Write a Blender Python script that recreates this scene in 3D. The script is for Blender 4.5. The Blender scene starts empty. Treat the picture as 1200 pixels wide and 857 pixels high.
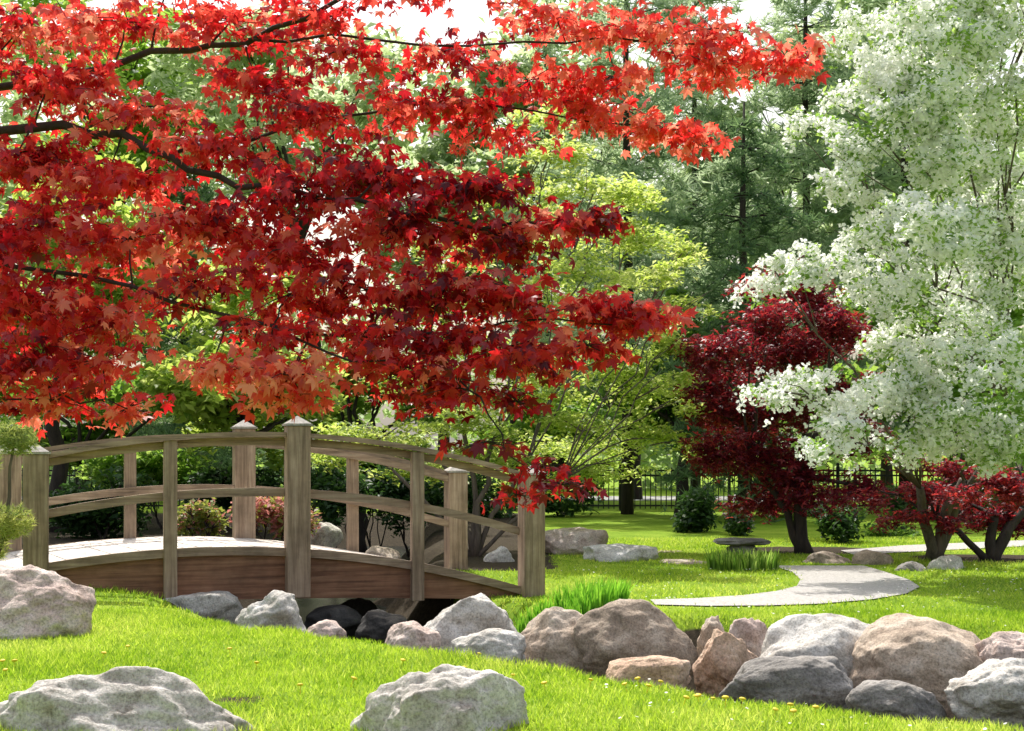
import bpy, bmesh, math, random
import numpy as np
from mathutils import Vector, noise
rng = np.random.default_rng(7); random.seed(7)
scene = bpy.context.scene; col = scene.collection
F = 1666.7; HX = 600.; HY = 530.; CZ = 1.4
def P(px, py, Y): return Vector(((px-HX)/F*Y, Y, CZ-(py-HY)/F*Y))
def G(px, py):
    Y = CZ*F/(py-HY); return ((px-HX)/F*Y, Y)
U = lambda a, b, n=None: rng.uniform(a, b, n)
R = math.radians

# ------------------------------------------------------------------ materials
def newmat(name):
    m = bpy.data.materials.new(name); m.use_nodes = True
    nt = m.node_tree; nt.nodes.clear()
    out = nt.nodes.new('ShaderNodeOutputMaterial')
    return m, nt, out
def N(nt, t, **kw):
    n = nt.nodes.new(t)
    for k, v in kw.items():
        if k in n.inputs: n.inputs[k].default_value = v
        else: setattr(n, k, v)
    return n
def ramp(nt, stops):
    r = nt.nodes.new('ShaderNodeValToRGB'); e = r.color_ramp.elements
    while len(e) < len(stops): e.new(0.5)
    for i, (p, c) in enumerate(stops):
        e[i].position = p; e[i].color = (*c, 1)
    return r
def leaf_mat(name, stops, tstops, trans=.45, rough=.5, spec=.3):
    m, nt, out = newmat(name)
    at = N(nt, 'ShaderNodeAttribute', attribute_name='tone')
    r1 = ramp(nt, stops); r2 = ramp(nt, tstops)
    nt.links.new(at.outputs['Fac'], r1.inputs[0]); nt.links.new(at.outputs['Fac'], r2.inputs[0])
    p = N(nt, 'ShaderNodeBsdfPrincipled'); p.inputs['Roughness'].default_value = rough
    p.inputs['Specular IOR Level'].default_value = spec
    t = N(nt, 'ShaderNodeBsdfTranslucent'); mx = N(nt, 'ShaderNodeMixShader'); mx.inputs[0].default_value = trans
    nt.links.new(r1.outputs[0], p.inputs['Base Color']); nt.links.new(r2.outputs[0], t.inputs[0])
    nt.links.new(p.outputs[0], mx.inputs[1]); nt.links.new(t.outputs[0], mx.inputs[2]); nt.links.new(mx.outputs[0], out.inputs[0])
    return m
def stone_mat(name, c1, c2, c3):
    m, nt, out = newmat(name); L = nt.links.new
    tc = N(nt, 'ShaderNodeTexCoord')
    n1 = N(nt, 'ShaderNodeTexNoise', Scale=3.2, Detail=8., Roughness=.65, Distortion=.6)
    n2 = N(nt, 'ShaderNodeTexNoise', Scale=60., Detail=4., Roughness=.7)
    n3 = N(nt, 'ShaderNodeTexNoise', Scale=7., Detail=10., Roughness=.68)
    oi = N(nt, 'ShaderNodeObjectInfo'); ml = N(nt, 'ShaderNodeMath', operation='MULTIPLY'); ml.inputs[1].default_value = 37.
    ad = N(nt, 'ShaderNodeVectorMath', operation='ADD')
    L(oi.outputs['Random'], ml.inputs[0]); L(tc.outputs['Object'], ad.inputs[0]); L(ml.outputs[0], ad.inputs[1])
    for n in (n1, n2, n3): L(ad.outputs[0], n.inputs['Vector'])
    r = ramp(nt, [(.3, c1), (.5, c2), (.66, c3)]); L(n1.outputs[0], r.inputs[0])
    r2 = ramp(nt, [(.35, (.50, .48, .46)), (.5, (.95, .95, .95)), (.68, (1.28, 1.26, 1.24))]); L(n2.outputs[0], r2.inputs[0])
    mx = N(nt, 'ShaderNodeMix', data_type='RGBA', blend_type='MULTIPLY'); mx.inputs[0].default_value = .85
    L(r.outputs[0], mx.inputs[6]); L(r2.outputs[0], mx.inputs[7])
    r3 = ramp(nt, [(.33, (.38, .33, .28)), (.46, (1, 1, 1))]); L(n3.outputs[0], r3.inputs[0])
    mx2 = N(nt, 'ShaderNodeMix', data_type='RGBA', blend_type='MULTIPLY'); mx2.inputs[0].default_value = .7
    L(mx.outputs[2], mx2.inputs[6]); L(r3.outputs[0], mx2.inputs[7])
    p = N(nt, 'ShaderNodeBsdfPrincipled', Roughness=.8); L(mx2.outputs[2], p.inputs['Base Color'])
    b = N(nt, 'ShaderNodeBump', Strength=.75, Distance=.04); L(n3.outputs[0], b.inputs['Height'])
    b2 = N(nt, 'ShaderNodeBump', Strength=.4, Distance=.007); L(n2.outputs[0], b2.inputs['Height'])
    L(b.outputs[0], b2.inputs['Normal']); L(b2.outputs[0], p.inputs['Normal']); L(p.outputs[0], out.inputs[0])
    return m
def wood_mat(name, axis, c1, c2, c3, rough=.75):
    m, nt, out = newmat(name); L = nt.links.new
    tc = N(nt, 'ShaderNodeTexCoord'); mp = N(nt, 'ShaderNodeMapping')
    s = [26., 26., 26.]; s[axis] = 1.3; mp.inputs['Scale'].default_value = s
    L(tc.outputs['Object'], mp.inputs[0])
    n1 = N(nt, 'ShaderNodeTexNoise', Scale=1., Detail=7., Roughness=.65, Distortion=.4); L(mp.outputs[0], n1.inputs['Vector'])
    n2 = N(nt, 'ShaderNodeTexNoise', Scale=2.6, Detail=6., Roughness=.65); L(tc.outputs['Object'], n2.inputs['Vector'])
    r = ramp(nt, [(.28, c1), (.5, c2), (.75, c3)]); L(n1.outputs[0], r.inputs[0])
    r2 = ramp(nt, [(.3, (.55, .53, .50)), (.62, (1.15, 1.13, 1.12))]); L(n2.outputs[0], r2.inputs[0])
    mx = N(nt, 'ShaderNodeMix', data_type='RGBA', blend_type='MULTIPLY'); mx.inputs[0].default_value = .85
    L(r.outputs[0], mx.inputs[6]); L(r2.outputs[0], mx.inputs[7])
    p = N(nt, 'ShaderNodeBsdfPrincipled', Roughness=rough); L(mx.outputs[2], p.inputs['Base Color'])
    b = N(nt, 'ShaderNodeBump', Strength=.6, Distance=.01); L(n1.outputs[0], b.inputs['Height'])
    L(b.outputs[0], p.inputs['Normal']); L(p.outputs[0], out.inputs[0])
    return m
def bark_mat(name, c1, c2):
    m, nt, out = newmat(name); L = nt.links.new
    tc = N(nt, 'ShaderNodeTexCoord'); mp = N(nt, 'ShaderNodeMapping'); mp.inputs['Scale'].default_value = (14, 14, 3)
    L(tc.outputs['Object'], mp.inputs[0])
    n1 = N(nt, 'ShaderNodeTexNoise', Scale=1., Detail=8., Roughness=.7); L(mp.outputs[0], n1.inputs['Vector'])
    r = ramp(nt, [(.3, c1), (.7, c2)]); L(n1.outputs[0], r.inputs[0])
    p = N(nt, 'ShaderNodeBsdfPrincipled', Roughness=.9); L(r.outputs[0], p.inputs['Base Color'])
    b = N(nt, 'ShaderNodeBump', Strength=.8, Distance=.03); L(n1.outputs[0], b.inputs['Height']); L(b.outputs[0], p.inputs['Normal'])
    L(p.outputs[0], out.inputs[0]); return m
def plain(name, c, rough=.6, metal=0.):
    m, nt, out = newmat(name)
    n1 = N(nt, 'ShaderNodeTexNoise', Scale=20., Detail=4.)
    r = ramp(nt, [(.3, tuple(x*.8 for x in c)), (.7, tuple(min(1, x*1.15) for x in c))]); nt.links.new(n1.outputs[0], r.inputs[0])
    p = N(nt, 'ShaderNodeBsdfPrincipled', Roughness=rough, Metallic=metal); nt.links.new(r.outputs[0], p.inputs['Base Color'])
    nt.links.new(p.outputs[0], out.inputs[0]); return m

M = {}
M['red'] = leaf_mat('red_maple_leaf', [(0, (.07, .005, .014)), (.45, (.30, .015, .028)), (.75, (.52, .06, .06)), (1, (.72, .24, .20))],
                    [(0, (.24, .003, .012)), (.4, (.92, .02, .03)), (.75, (1., .13, .085)), (1, (1., .38, .24))], .62, .34, .7)  # upper stops put pink and orange highlights into the leaf colour
M['darkred'] = leaf_mat('burgundy_leaf', [(0, (.05, .007, .016)), (.6, (.15, .018, .034)), (1, (.36, .06, .06))],
                    [(0, (.14, .006, .018)), (.6, (.38, .02, .04)), (1, (.8, .08, .07))], .45, .42)
M['blossom'] = leaf_mat('white_blossom', [(0, (.78, .80, .70)), (.5, (.90, .90, .87)), (1, (.95, .94, .93))],
                    [(0, (.82, .88, .72)), (.5, (.95, .96, .91)), (1, (.98, .98, .96))], .52, .7, .1)
M['youngleaf'] = leaf_mat('young_leaf', [(0, (.08, .16, .03)), (.5, (.18, .31, .06)), (1, (.36, .50, .15))],
                    [(0, (.20, .40, .05)), (.5, (.42, .64, .11)), (1, (.64, .80, .24))], .55)
M['dogwood'] = leaf_mat('dogwood_leaf', [(0, (.10, .18, .03)), (.5, (.28, .39, .07)), (1, (.54, .60, .2))],
                    [(0, (.28, .46, .04)), (.5, (.66, .80, .14)), (1, (.92, .95, .38))], .55)
M['green'] = leaf_mat('mid_green_leaf', [(0, (.04, .095, .017)), (.5, (.13, .23, .04)), (1, (.27, .40, .10))],
                    [(0, (.12, .27, .025)), (.5, (.38, .62, .08)), (1, (.66, .82, .2))], .58)
M['dark'] = leaf_mat('dark_evergreen_leaf', [(0, (.012, .03, .012)), (.6, (.035, .08, .025)), (1, (.10, .18, .05))],
                    [(0, (.025, .07, .012)), (1, (.18, .38, .07))], .32)
M['pale'] = leaf_mat('pale_spring_hazed_leaf', [(0, (.18, .25, .11)), (.5, (.34, .43, .21)), (1, (.54, .60, .40))],
                    [(0, (.38, .52, .2)), (.5, (.62, .76, .38)), (1, (.88, .92, .65))], .58)  # pale spring leaf colour with distance haze mixed in
M['pine'] = leaf_mat('hazed_pine_needles', [(0, (.12, .20, .11)), (.5, (.25, .36, .2)), (1, (.42, .52, .34))],
                    [(0, (.28, .42, .2)), (1, (.7, .82, .52))], .6)  # needles coloured paler in place of air haze
M['spruce'] = leaf_mat('spruce_needles', [(0, (.035, .08, .04)), (1, (.16, .26, .12))], [(0, (.1, .2, .08)), (1, (.34, .5, .2))], .45)
M['grass'] = leaf_mat('lawn_blade', [(0, (.09, .18, .012)), (.5, (.24, .37, .028)), (1, (.46, .54, .10))],
                    [(0, (.24, .45, .015)), (.5, (.56, .76, .05)), (1, (.82, .88, .18))], .5, .5, .3)
M['iris'] = leaf_mat('iris_blade', [(0, (.07, .22, .02)), (1, (.18, .42, .04))], [(0, (.2, .55, .03)), (1, (.5, .9, .08))], .5)
M['azalea'] = leaf_mat('azalea_leaf', [(0, (.14, .18, .04)), (.45, (.3, .3, .08)), (.55, (.48, .17, .16)), (1, (.65, .3, .28))],
                    [(0, (.3, .4, .06)), (.45, (.5, .55, .1)), (.55, (.7, .24, .2)), (1, (.85, .42, .38))], .42)
M['shoot'] = leaf_mat('pine_shoot', [(0, (.10, .18, .05)), (1, (.42, .46, .14))], [(0, (.25, .36, .08)), (1, (.75, .75, .2))], .45)
M['petal'] = leaf_mat('fallen_petal', [(0, (.8, .78, .74)), (1, (.9, .88, .86))], [(0, (.8, .78, .7)), (1, (.9, .88, .8))], .3)
M['gray'] = stone_mat('pale_gray_granite', (.38, .35, .31), (.58, .55, .50), (.74, .71, .67))
M['pink'] = stone_mat('pinkish_granite', (.38, .27, .23), (.60, .47, .41), (.74, .64, .58))
M['tan'] = stone_mat('tan_fieldstone', (.32, .235, .17), (.53, .42, .32), (.68, .58, .48))
M['brown'] = stone_mat('brown_fieldstone', (.18, .135, .10), (.35, .27, .20), (.52, .43, .34))
M['orange'] = stone_mat('orange_fieldstone', (.40, .24, .16), (.62, .43, .30), (.74, .57, .44))
M['slate'] = stone_mat('dark_gray_stone', (.14, .13, .12), (.27, .25, .23), (.44, .41, .38))
M['wet'] = stone_mat('dark_shadetone_stone', (.012, .011, .010), (.03, .027, .024), (.06, .055, .05))  # shade below the bridge put into a near-black stone colour
M['bark'] = bark_mat('gray_brown_bark', (.05, .038, .030), (.18, .14, .11))
M['darkbark'] = bark_mat('dark_bark', (.014, .010, .009), (.06, .042, .035))
wc = ((.14, .092, .060), (.32, .225, .155), (.50, .39, .29))
for ax in range(3): M['wood%d' % ax] = wood_mat('weathered_timber_%s' % 'xyz'[ax], ax, *wc)
M['deckwood'] = wood_mat('deck_plank', 1, (.42, .37, .32), (.68, .62, .56), (.82, .77, .71))
M['beam'] = wood_mat('stained_beam', 0, (.10, .043, .023), (.25, .115, .062), (.38, .21, .125))
M['cap'] = wood_mat('gray_cap_wood', 2, (.22, .20, .18), (.38, .35, .31), (.52, .48, .44))
M['iron'] = plain('black_iron', (.012, .012, .013), .5)
M['yellow'] = plain('dandelion_yellow', (.80, .60, .02), .6)

# ------------------------------------------------------------------ object helpers
def tag(o, label=None, cat=None, group=None, kind=None):
    if label: o['label'] = label
    if cat: o['category'] = cat
    if group: o['group'] = group
    if kind: o['kind'] = kind
    return o
def empty(name, loc, label, cat, group=None, rz=0):
    o = bpy.data.objects.new(name, None); col.objects.link(o)
    o.location = loc; o.rotation_euler = (0, 0, rz); o.empty_display_size = .2
    return tag(o, label, cat, group)
def link(name, me, mat, parent=None, loc=(0, 0, 0)):
    o = bpy.data.objects.new(name, me); col.objects.link(o); o.location = loc
    if mat is not None: me.materials.append(mat)
    if parent is not None: o.parent = parent
    return o
def obj(name, bm, mat, parent=None, loc=(0, 0, 0), smooth=False):
    me = bpy.data.meshes.new(name)
    bmesh.ops.recalc_face_normals(bm, faces=bm.faces[:])
    if smooth:
        for f in bm.faces: f.smooth = True
    bm.to_mesh(me); bm.free()
    return link(name, me, mat, parent, loc)
def np_mesh(name, V, Fa, mat, parent=None, tone=None, loc=(0, 0, 0), smooth=False):
    me = bpy.data.meshes.new(name); k = Fa.shape[1]; m = len(Fa)
    me.vertices.add(len(V)); me.vertices.foreach_set('co', np.ascontiguousarray(V, dtype=np.float32).ravel())
    me.loops.add(m*k); me.polygons.add(m)
    me.loops.foreach_set('vertex_index', Fa.astype(np.int32).ravel())
    me.polygons.foreach_set('loop_start', np.arange(0, m*k, k, dtype=np.int32))
    if smooth: me.polygons.foreach_set('use_smooth', np.ones(m, dtype=bool))
    me.update(calc_edges=True)
    if tone is not None:
        a = me.attributes.new('tone', 'FLOAT', 'POINT'); a.data.foreach_set('value', np.clip(tone, 0, 1).astype(np.float32))
    return link(name, me, mat, parent, loc)
def unit(v): return v/np.maximum(1e-9, np.sqrt((v*v).sum(-1, keepdims=True)))
SH = {}
SH['leaf'] = (np.array([(-1, 0, -.1), (0, .5, .12), (1, 0, -.15), (0, -.5, .12)]), np.array([(0, 1, 2, 3)]))
def maple_shape():
    v = []; f = []
    for ang, l, w in ((0, 1.15, .24), (48, 1.0, .23), (-48, 1.0, .23), (98, .72, .18), (-98, .72, .18), (145, .38, .12), (-145, .38, .12)):
        a = R(ang); c, s = math.cos(a), math.sin(a); k = len(v)
        v += [(0, 0, 0), (c*.5*l - s*w*l, s*.5*l + c*w*l, -.04), (c*l, s*l, -.28*l), (c*.5*l + s*w*l, s*.5*l - c*w*l, -.04)]
        f.append((k, k+1, k+2, k+3))
    return np.array(v), np.array(f)
SH['maple'] = maple_shape()
SH['flower'] = (np.array([(math.cos(a), math.sin(a), .25) for a in np.arange(5)*2*math.pi/5]), np.array([(0, 1, 2, 3, 4)]))
def star3():
    v = []; f = []
    for ang in (0, 70, -70):
        a = R(ang); c, s = math.cos(a), math.sin(a); k = len(v)
        v += [(-.2*c, -.2*s, 0), (c*.4 - s*.2, s*.4 + c*.2, 0), (c, s, -.25), (c*.4 + s*.2, s*.4 - c*.2, 0)]
        f.append((k, k+1, k+2, k+3))
    return np.array(v), np.array(f)
SH['star'] = star3()
def tuft():
    r = np.random.default_rng(3); v = []; f = []
    for i in range(9):
        d = r.normal(size=3); d[2] = abs(d[2])*.7; d /= np.linalg.norm(d); s = np.cross(d, r.normal(size=3)); s /= np.linalg.norm(s)
        k = len(v); v += [tuple(-s*.07), tuple(s*.07), tuple(d)]; f.append((k, k+1, k+2))
    return np.array(v), np.array(f)
SH['tuft'] = tuft()
def leaves(name, pos, shape, size, tone, mat, parent=None, up=.6, droop=None):
    pos = np.asarray(pos, float); n = len(pos); sv, sf = SH[shape]
    nn = rng.normal(size=(n, 3)); nn = unit(nn); nn[:, 2] = np.abs(nn[:, 2]); nn[:, 2] += up; nn = unit(nn)
    a = rng.normal(size=(n, 3))
    if droop is not None: a = a*.6 + droop
    a = a - nn*np.sum(a*nn, 1, keepdims=True); a = unit(a); b = np.cross(nn, a)
    size = np.broadcast_to(np.asarray(size, float), (n,))
    V = (sv[None, :, 0:1]*a[:, None] + sv[None, :, 1:2]*b[:, None] + sv[None, :, 2:3]*nn[:, None])*size[:, None, None] + pos[:, None]
    k = len(sv); Fa = (sf[None]+(np.arange(n)*k)[:, None, None]).reshape(-1, sf.shape[1])
    return np_mesh(name, V.reshape(-1, 3), Fa, mat, parent, np.repeat(tone, k))
def pn(p, s, seed=0.):
    x, y, z = (p*s).T
    return (np.sin(x*1.3+seed+1.7*np.sin(y*.9+seed))+np.sin(y*1.7+2*seed+1.3*np.sin(z*1.1))+np.sin(z*1.9+seed*3+1.5*np.sin(x*1.2)))/3
def clump_pts(cl, n, hollow=.5, gap=-.25, gs=2.0, seed=0.):
    cl = np.asarray(cl, float); w = (cl[:, 3]*cl[:, 5]); w /= w.sum()
    idx = rng.choice(len(cl), n, p=w); d = unit(rng.normal(size=(n, 3)))
    r = (hollow**3+U(0, 1, n)*(1-hollow**3))**(1/3)*(1+.14*rng.normal(size=n))
    p = cl[idx, :3]+d*r[:, None]*cl[idx, 3:6]
    p[:, 2] -= .08*np.abs(rng.normal(size=n))
    keep = pn(p, gs, seed) > gap
    return p[keep]
def subclumps(cl, k, f, fz=None, droop=.25):
    """each branch mass broken into k smaller sprays"""
    out = []
    for c in np.asarray(cl, float):
        for i in range(k):
            d = rng.normal(size=3); d /= np.linalg.norm(d); r = rng.uniform(0, 1)**.45
            g = f*rng.uniform(.6, 1.3)
            p = c[:3]+d*r*c[3:6]*.95; p[2] -= droop*c[5]*(r*d[0])**2
            out.append((*p, c[3]*g, c[4]*g, c[5]*g*(fz or 1)))
    return np.array(out)
def tube(bm, pts, rads, n=7):
    pts = [Vector(p) for p in pts]; prev = None
    for i, p in enumerate(pts):
        t = (pts[min(i+1, len(pts)-1)]-pts[max(i-1, 0)]).normalized()
        a = t.orthogonal().normalized() if prev is None else (prev - t*prev.dot(t)).normalized()
        prev = a; b = t.cross(a)
        ring = [bm.verts.new(p+(a*math.cos(k*2*math.pi/n)+b*math.sin(k*2*math.pi/n))*rads[i]) for k in range(n)]
        if i:
            for k in range(n): bm.faces.new((old[k], old[(k+1) % n], ring[(k+1) % n], ring[k]))
        else: bm.faces.new(ring[::-1])
        old = ring
    bm.faces.new(old)
def wig(p0, p1, r0, r1, n=5, amp=.06):
    p0 = Vector(p0); p1 = Vector(p1); L = (p1-p0).length; pts = []; rs = []
    for i in range(n+1):
        t = i/n; o = Vector((random.uniform(-1, 1), random.uniform(-1, 1), random.uniform(-.5, .5)))*amp*L*math.sin(math.pi*t)
        pts.append(p0.lerp(p1, t)+o+Vector((0, 0, .1*L*math.sin(math.pi*t)*.5))); rs.append(r0+(r1-r0)*t)
    return pts, rs
def box(bm, x0, x1, y0, y1, z0, z1):
    v = [bm.verts.new(c) for c in ((x0, y0, z0), (x1, y0, z0), (x1, y1, z0), (x0, y1, z0), (x0, y0, z1), (x1, y0, z1), (x1, y1, z1), (x0, y1, z1))]
    for f in ((0, 3, 2, 1), (4, 5, 6, 7), (0, 1, 5, 4), (1, 2, 6, 5), (2, 3, 7, 6), (3, 0, 4, 7)): bm.faces.new([v[i] for i in f])
def bevel(bm, o):
    bmesh.ops.bevel(bm, geom=bm.edges[:], offset=o, segments=2, affect='EDGES', profile=.6)

# ------------------------------------------------------------------ terrain
CL = np.array([(-2.8, 30, 1.2), (-2.5, 18.5, 1.35), (-2.1, 14.8, 1.6), (-1.1, 12.7, 1.5), (.5, 11.1, 1.4), (1.5, 10.4, 1.55), (2.6, 9.7, 1.8), (4.0, 8.6, 1.8), (6.5, 6.5, 1.8), (10, 3.5, 1.8)])
def creek(x, y):
    best = np.full(np.shape(x), 1e9)
    for (ax, ay, aw), (bx, by, bw) in zip(CL[:-1], CL[1:]):
        dx, dy = bx-ax, by-ay
        t = np.clip(((x-ax)*dx+(y-ay)*dy)/(dx*dx+dy*dy), 0, 1)
        best = np.minimum(best, np.hypot(x-ax-t*dx, y-ay-t*dy)-(aw+t*(bw-aw)))
    return best
def sst(a, b, x):
    t = np.clip((x-a)/(b-a), 0, 1); return t*t*(3-2*t)
def hgt(x, y):
    x = np.asarray(x, float); y = np.asarray(y, float)
    s = creek(x, y)
    wob = .10*np.sin(x*3.1+y*1.7)+.07*np.sin(x*5.3-y*4.1)
    h = -.62*sst(.28, -.65, s+wob)
    h = h+.22*np.exp(-((x+5.6)**2/2.5+(y-14.6)**2/5))-.15*np.exp(-((x-.05)**2/.8+(y-14.9)**2/1.2))
    near = sst(11.5, 9.0, y)
    h = h+near*(.022*np.sin(x*1.9+.5)+.018*np.sin(y*2.7+x))
    return h
def mulch(x, y):
    a = sst(16.4, 17.4, y)*sst(.9, .2, x)*sst(34, 31, y)
    b = sst(1.2, .5, np.hypot((x-4.3)/1.3, y-20.3))
    c = sst(1.0, .5, np.hypot((x-6.3)/1.5, y-18.8))
    d = sst(.10, -.15, creek(x, y))
    e = .62*np.exp(-((x+1.55)**2/.12+(y-8.0)**2/.06))
    return np.clip(np.maximum.reduce([a, b*.8, c*.8, d, e]), 0, 1)
xs = np.unique(np.concatenate([-np.geomspace(12, 400, 26), np.arange(-12, 12.01, .13), np.geomspace(12, 400, 26)]))
ys = np.unique(np.concatenate([-np.geomspace(1, 100, 8), np.arange(-1, 6, .5), np.arange(6, 22, .11), np.geomspace(22, 600, 44)]))
XX, YY = np.meshgrid(xs, ys); ZZ = hgt(XX, YY)
nx, ny = len(xs), len(ys)
ii = (np.arange(ny-1)[:, None]*nx+np.arange(nx-1)[None]).ravel()
FF = np.stack([ii, ii+1, ii+1+nx, ii+nx], 1)
def ground_mat():
    m, nt, out = newmat('lawn_and_soil'); L = nt.links.new
    tc = N(nt, 'ShaderNodeTexCoord'); at = N(nt, 'ShaderNodeAttribute', attribute_name='tone')
    n1 = N(nt, 'ShaderNodeTexNoise', Scale=.9, Detail=6., Roughness=.6); n2 = N(nt, 'ShaderNodeTexNoise', Scale=28., Detail=6., Roughness=.75)
    n3 = N(nt, 'ShaderNodeTexNoise', Scale=5., Detail=6.)
    for n in (n1, n2, n3): L(tc.outputs['Object'], n.inputs['Vector'])
    g = ramp(nt, [(.3, (.12, .21, .014)), (.5, (.23, .35, .028)), (.7, (.34, .43, .055))]); L(n1.outputs[0], g.inputs[0])
    g2 = ramp(nt, [(.3, (.6, .65, .55)), (.7, (1.2, 1.2, 1.1))]); L(n2.outputs[0], g2.inputs[0])
    mg = N(nt, 'ShaderNodeMix', data_type='RGBA', blend_type='MULTIPLY'); mg.inputs[0].default_value = 1; L(g.outputs[0], mg.inputs[6]); L(g2.outputs[0], mg.inputs[7])
    s = ramp(nt, [(.3, (.02, .016, .011)), (.55, (.06, .046, .03)), (.75, (.12, .095, .065))]); L(n2.outputs[0], s.inputs[0])
    ad = N(nt, 'ShaderNodeMath', operation='ADD'); L(at.outputs['Fac'], ad.inputs[0])
    sc = N(nt, 'ShaderNodeMath', operation='MULTIPLY_ADD'); L(n3.outputs[0], sc.inputs[0]); sc.inputs[1].default_value = .8; sc.inputs[2].default_value = -.4
    L(sc.outputs[0], ad.inputs[1])
    st = ramp(nt, [(.42, (0, 0, 0)), (.58, (1, 1, 1))]); L(ad.outputs[0], st.inputs[0])
    mx = N(nt, 'ShaderNodeMix', data_type='RGBA'); L(st.outputs[0], mx.inputs[0]); L(mg.outputs[2], mx.inputs[6]); L(s.outputs[0], mx.inputs[7])
    p = N(nt, 'ShaderNodeBsdfPrincipled', Roughness=.95); p.inputs['Specular IOR Level'].default_value = .1; L(mx.outputs[2], p.inputs['Base Color'])
    b = N(nt, 'ShaderNodeBump', Strength=.6, Distance=.03); L(n2.outputs[0], b.inputs['Height']); L(b.outputs[0], p.inputs['Normal'])
    L(p.outputs[0], out.inputs[0]); return m
g = np_mesh('ground', np.stack([XX.ravel(), YY.ravel(), ZZ.ravel()], 1), FF, ground_mat(), None, mulch(XX.ravel(), YY.ravel()), smooth=True)
tag(g, kind='structure')
def strip(name, cl, z, mat):
    bm = bmesh.new(); prev = None
    for i, (x, y, w) in enumerate(cl):
        a = Vector(cl[max(0, i-1)][:2]); b = Vector(cl[min(len(cl)-1, i+1)][:2]); t = (b-a).normalized(); n = Vector((-t.y, t.x))
        c = [bm.verts.new((x+n.x*w, y+n.y*w, z)), bm.verts.new((x-n.x*w, y-n.y*w, z))]
        if prev: bm.faces.new((prev[0], prev[1], c[1], c[0]))
        prev = c
    return obj(name, bm, mat)
wm, nt, out = newmat('creek_water'); p = N(nt, 'ShaderNodeBsdfPrincipled', Roughness=.25); p.inputs['Base Color'].default_value = (.008, .007, .005, 1)
p.inputs['Specular IOR Level'].default_value = .02
nz = N(nt, 'ShaderNodeTexNoise', Scale=9.); bb = N(nt, 'ShaderNodeBump', Strength=.5, Distance=.04); nt.links.new(nz.outputs[0], bb.inputs['Height']); nt.links.new(bb.outputs[0], p.inputs['Normal']); nt.links.new(p.outputs[0], out.inputs[0])
tag(strip('water', [tuple(c) for c in CL], -.585, wm), kind='structure')
gm, nt, out = newmat('gravel_path'); tc = N(nt, 'ShaderNodeTexCoord'); vz = N(nt, 'ShaderNodeTexNoise', Scale=38., Detail=6., Roughness=.85); nt.links.new(tc.outputs['Object'], vz.inputs['Vector'])
rr = ramp(nt, [(.32, (.24, .22, .20)), (.5, (.47, .44, .41)), (.66, (.66, .63, .60))]); nt.links.new(vz.outputs[0], rr.inputs[0])
p = N(nt, 'ShaderNodeBsdfPrincipled', Roughness=.9); nt.links.new(rr.outputs[0], p.inputs['Base Color']); bb = N(nt, 'ShaderNodeBump', Strength=.7, Distance=.015); nt.links.new(vz.outputs[0], bb.inputs['Height']); nt.links.new(bb.outputs[0], p.inputs['Normal']); nt.links.new(p.outputs[0], out.inputs[0])
PATH = [[(905, 664), (928, 671), (938, 680), (934, 688), (910, 694), (870, 699), (815, 702.5), (762, 704), (768, 710), (830, 711.5), (900, 711), (960, 709), (1020, 704), (1062, 697), (1078, 689), (1066, 681), (1040, 672), (1012, 664)],
        [(985, 646), (1060, 640), (1200, 634), (1300, 631), (1300, 637), (1200, 641), (1080, 647), (1000, 651)]]
pathpoly = []
for pp in PATH:
    bm = bmesh.new(); gp = [G(*q) for q in pp]; pathpoly.append(np.array(gp))
    f = bm.faces.new([bm.verts.new((x, y, .012)) for x, y in gp]); bmesh.ops.triangulate(bm, faces=[f])
    tag(obj('path', bm, gm), kind='structure')
def inpoly(x, y, poly):
    c = np.zeros(x.shape, bool); j = len(poly)-1
    for i in range(len(poly)):
        xi, yi = poly[i]; xj, yj = poly[j]
        c ^= ((yi > y) != (yj > y)) & (x < (xj-xi)*(y-yi)/(yj-yi+1e-12)+xi); j = i
    return c
bm = bmesh.new(); v = [bm.verts.new(c) for c in ((-60, 41, .01), (60, 41, .01), (60, 45, .01), (-60, 45, .01))]; bm.faces.new(v)
tag(obj('road', bm, plain('pale_concrete', (.42, .41, .40), .9)), kind='structure')

def grass(name, n, y0, y1, hmin, hmax, w):
    Y = np.sqrt(U(y0*y0, y1*y1, n))
    X = U(-1, 1, n)*(Y*.385+.3)
    ok = (mulch(X, Y)+.12*np.sin(X*7+Y*5)+U(-.2, .2, n) < .45)
    for q in pathpoly: ok &= ~inpoly(X+U(-.05, .05, n), Y+U(-.08, .08, n), q)
    X, Y = X[ok], Y[ok]; n = len(X); Z = hgt(X, Y)
    p3 = np.stack([X, Y, 0*X], 1); pat = pn(p3, 1.6, .7)
    a = U(0, 2*math.pi, n); H = U(hmin, hmax, n)*(1+.45*pat); lean = rng.normal(size=(n, 2))*.5*H[:, None]
    W = w*U(.6, 1.3, n)
    b = np.stack([X, Y, Z-.005], 1); s = np.stack([np.cos(a)*W, np.sin(a)*W, 0*a], 1); tip = b+np.stack([lean[:, 0], lean[:, 1], H], 1)
    V = np.stack([b-s, b+s, tip], 1).reshape(-1, 3)
    tone = .52+.22*rng.normal(size=n)+.32*pn(p3, .9, 2.)+.2*pn(p3, 4., 1.)+.12*pn(p3, 9., 3.)
    return np_mesh(name, V, np.arange(3*n).reshape(-1, 3), M['grass'], None, np.repeat(tone, 3))
V = [grass('lawn_grass', 145000, 6.3, 12.5, .022, .055, .0045), grass('lawn_grass', 75000, 12.5, 23, .025, .05, .008)]
tag(V[0], 'short bright green lawn grass in the foreground', 'grass', kind='stuff'); tag(V[1], 'short bright green lawn grass beyond the creek', 'grass', kind='stuff')
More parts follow.
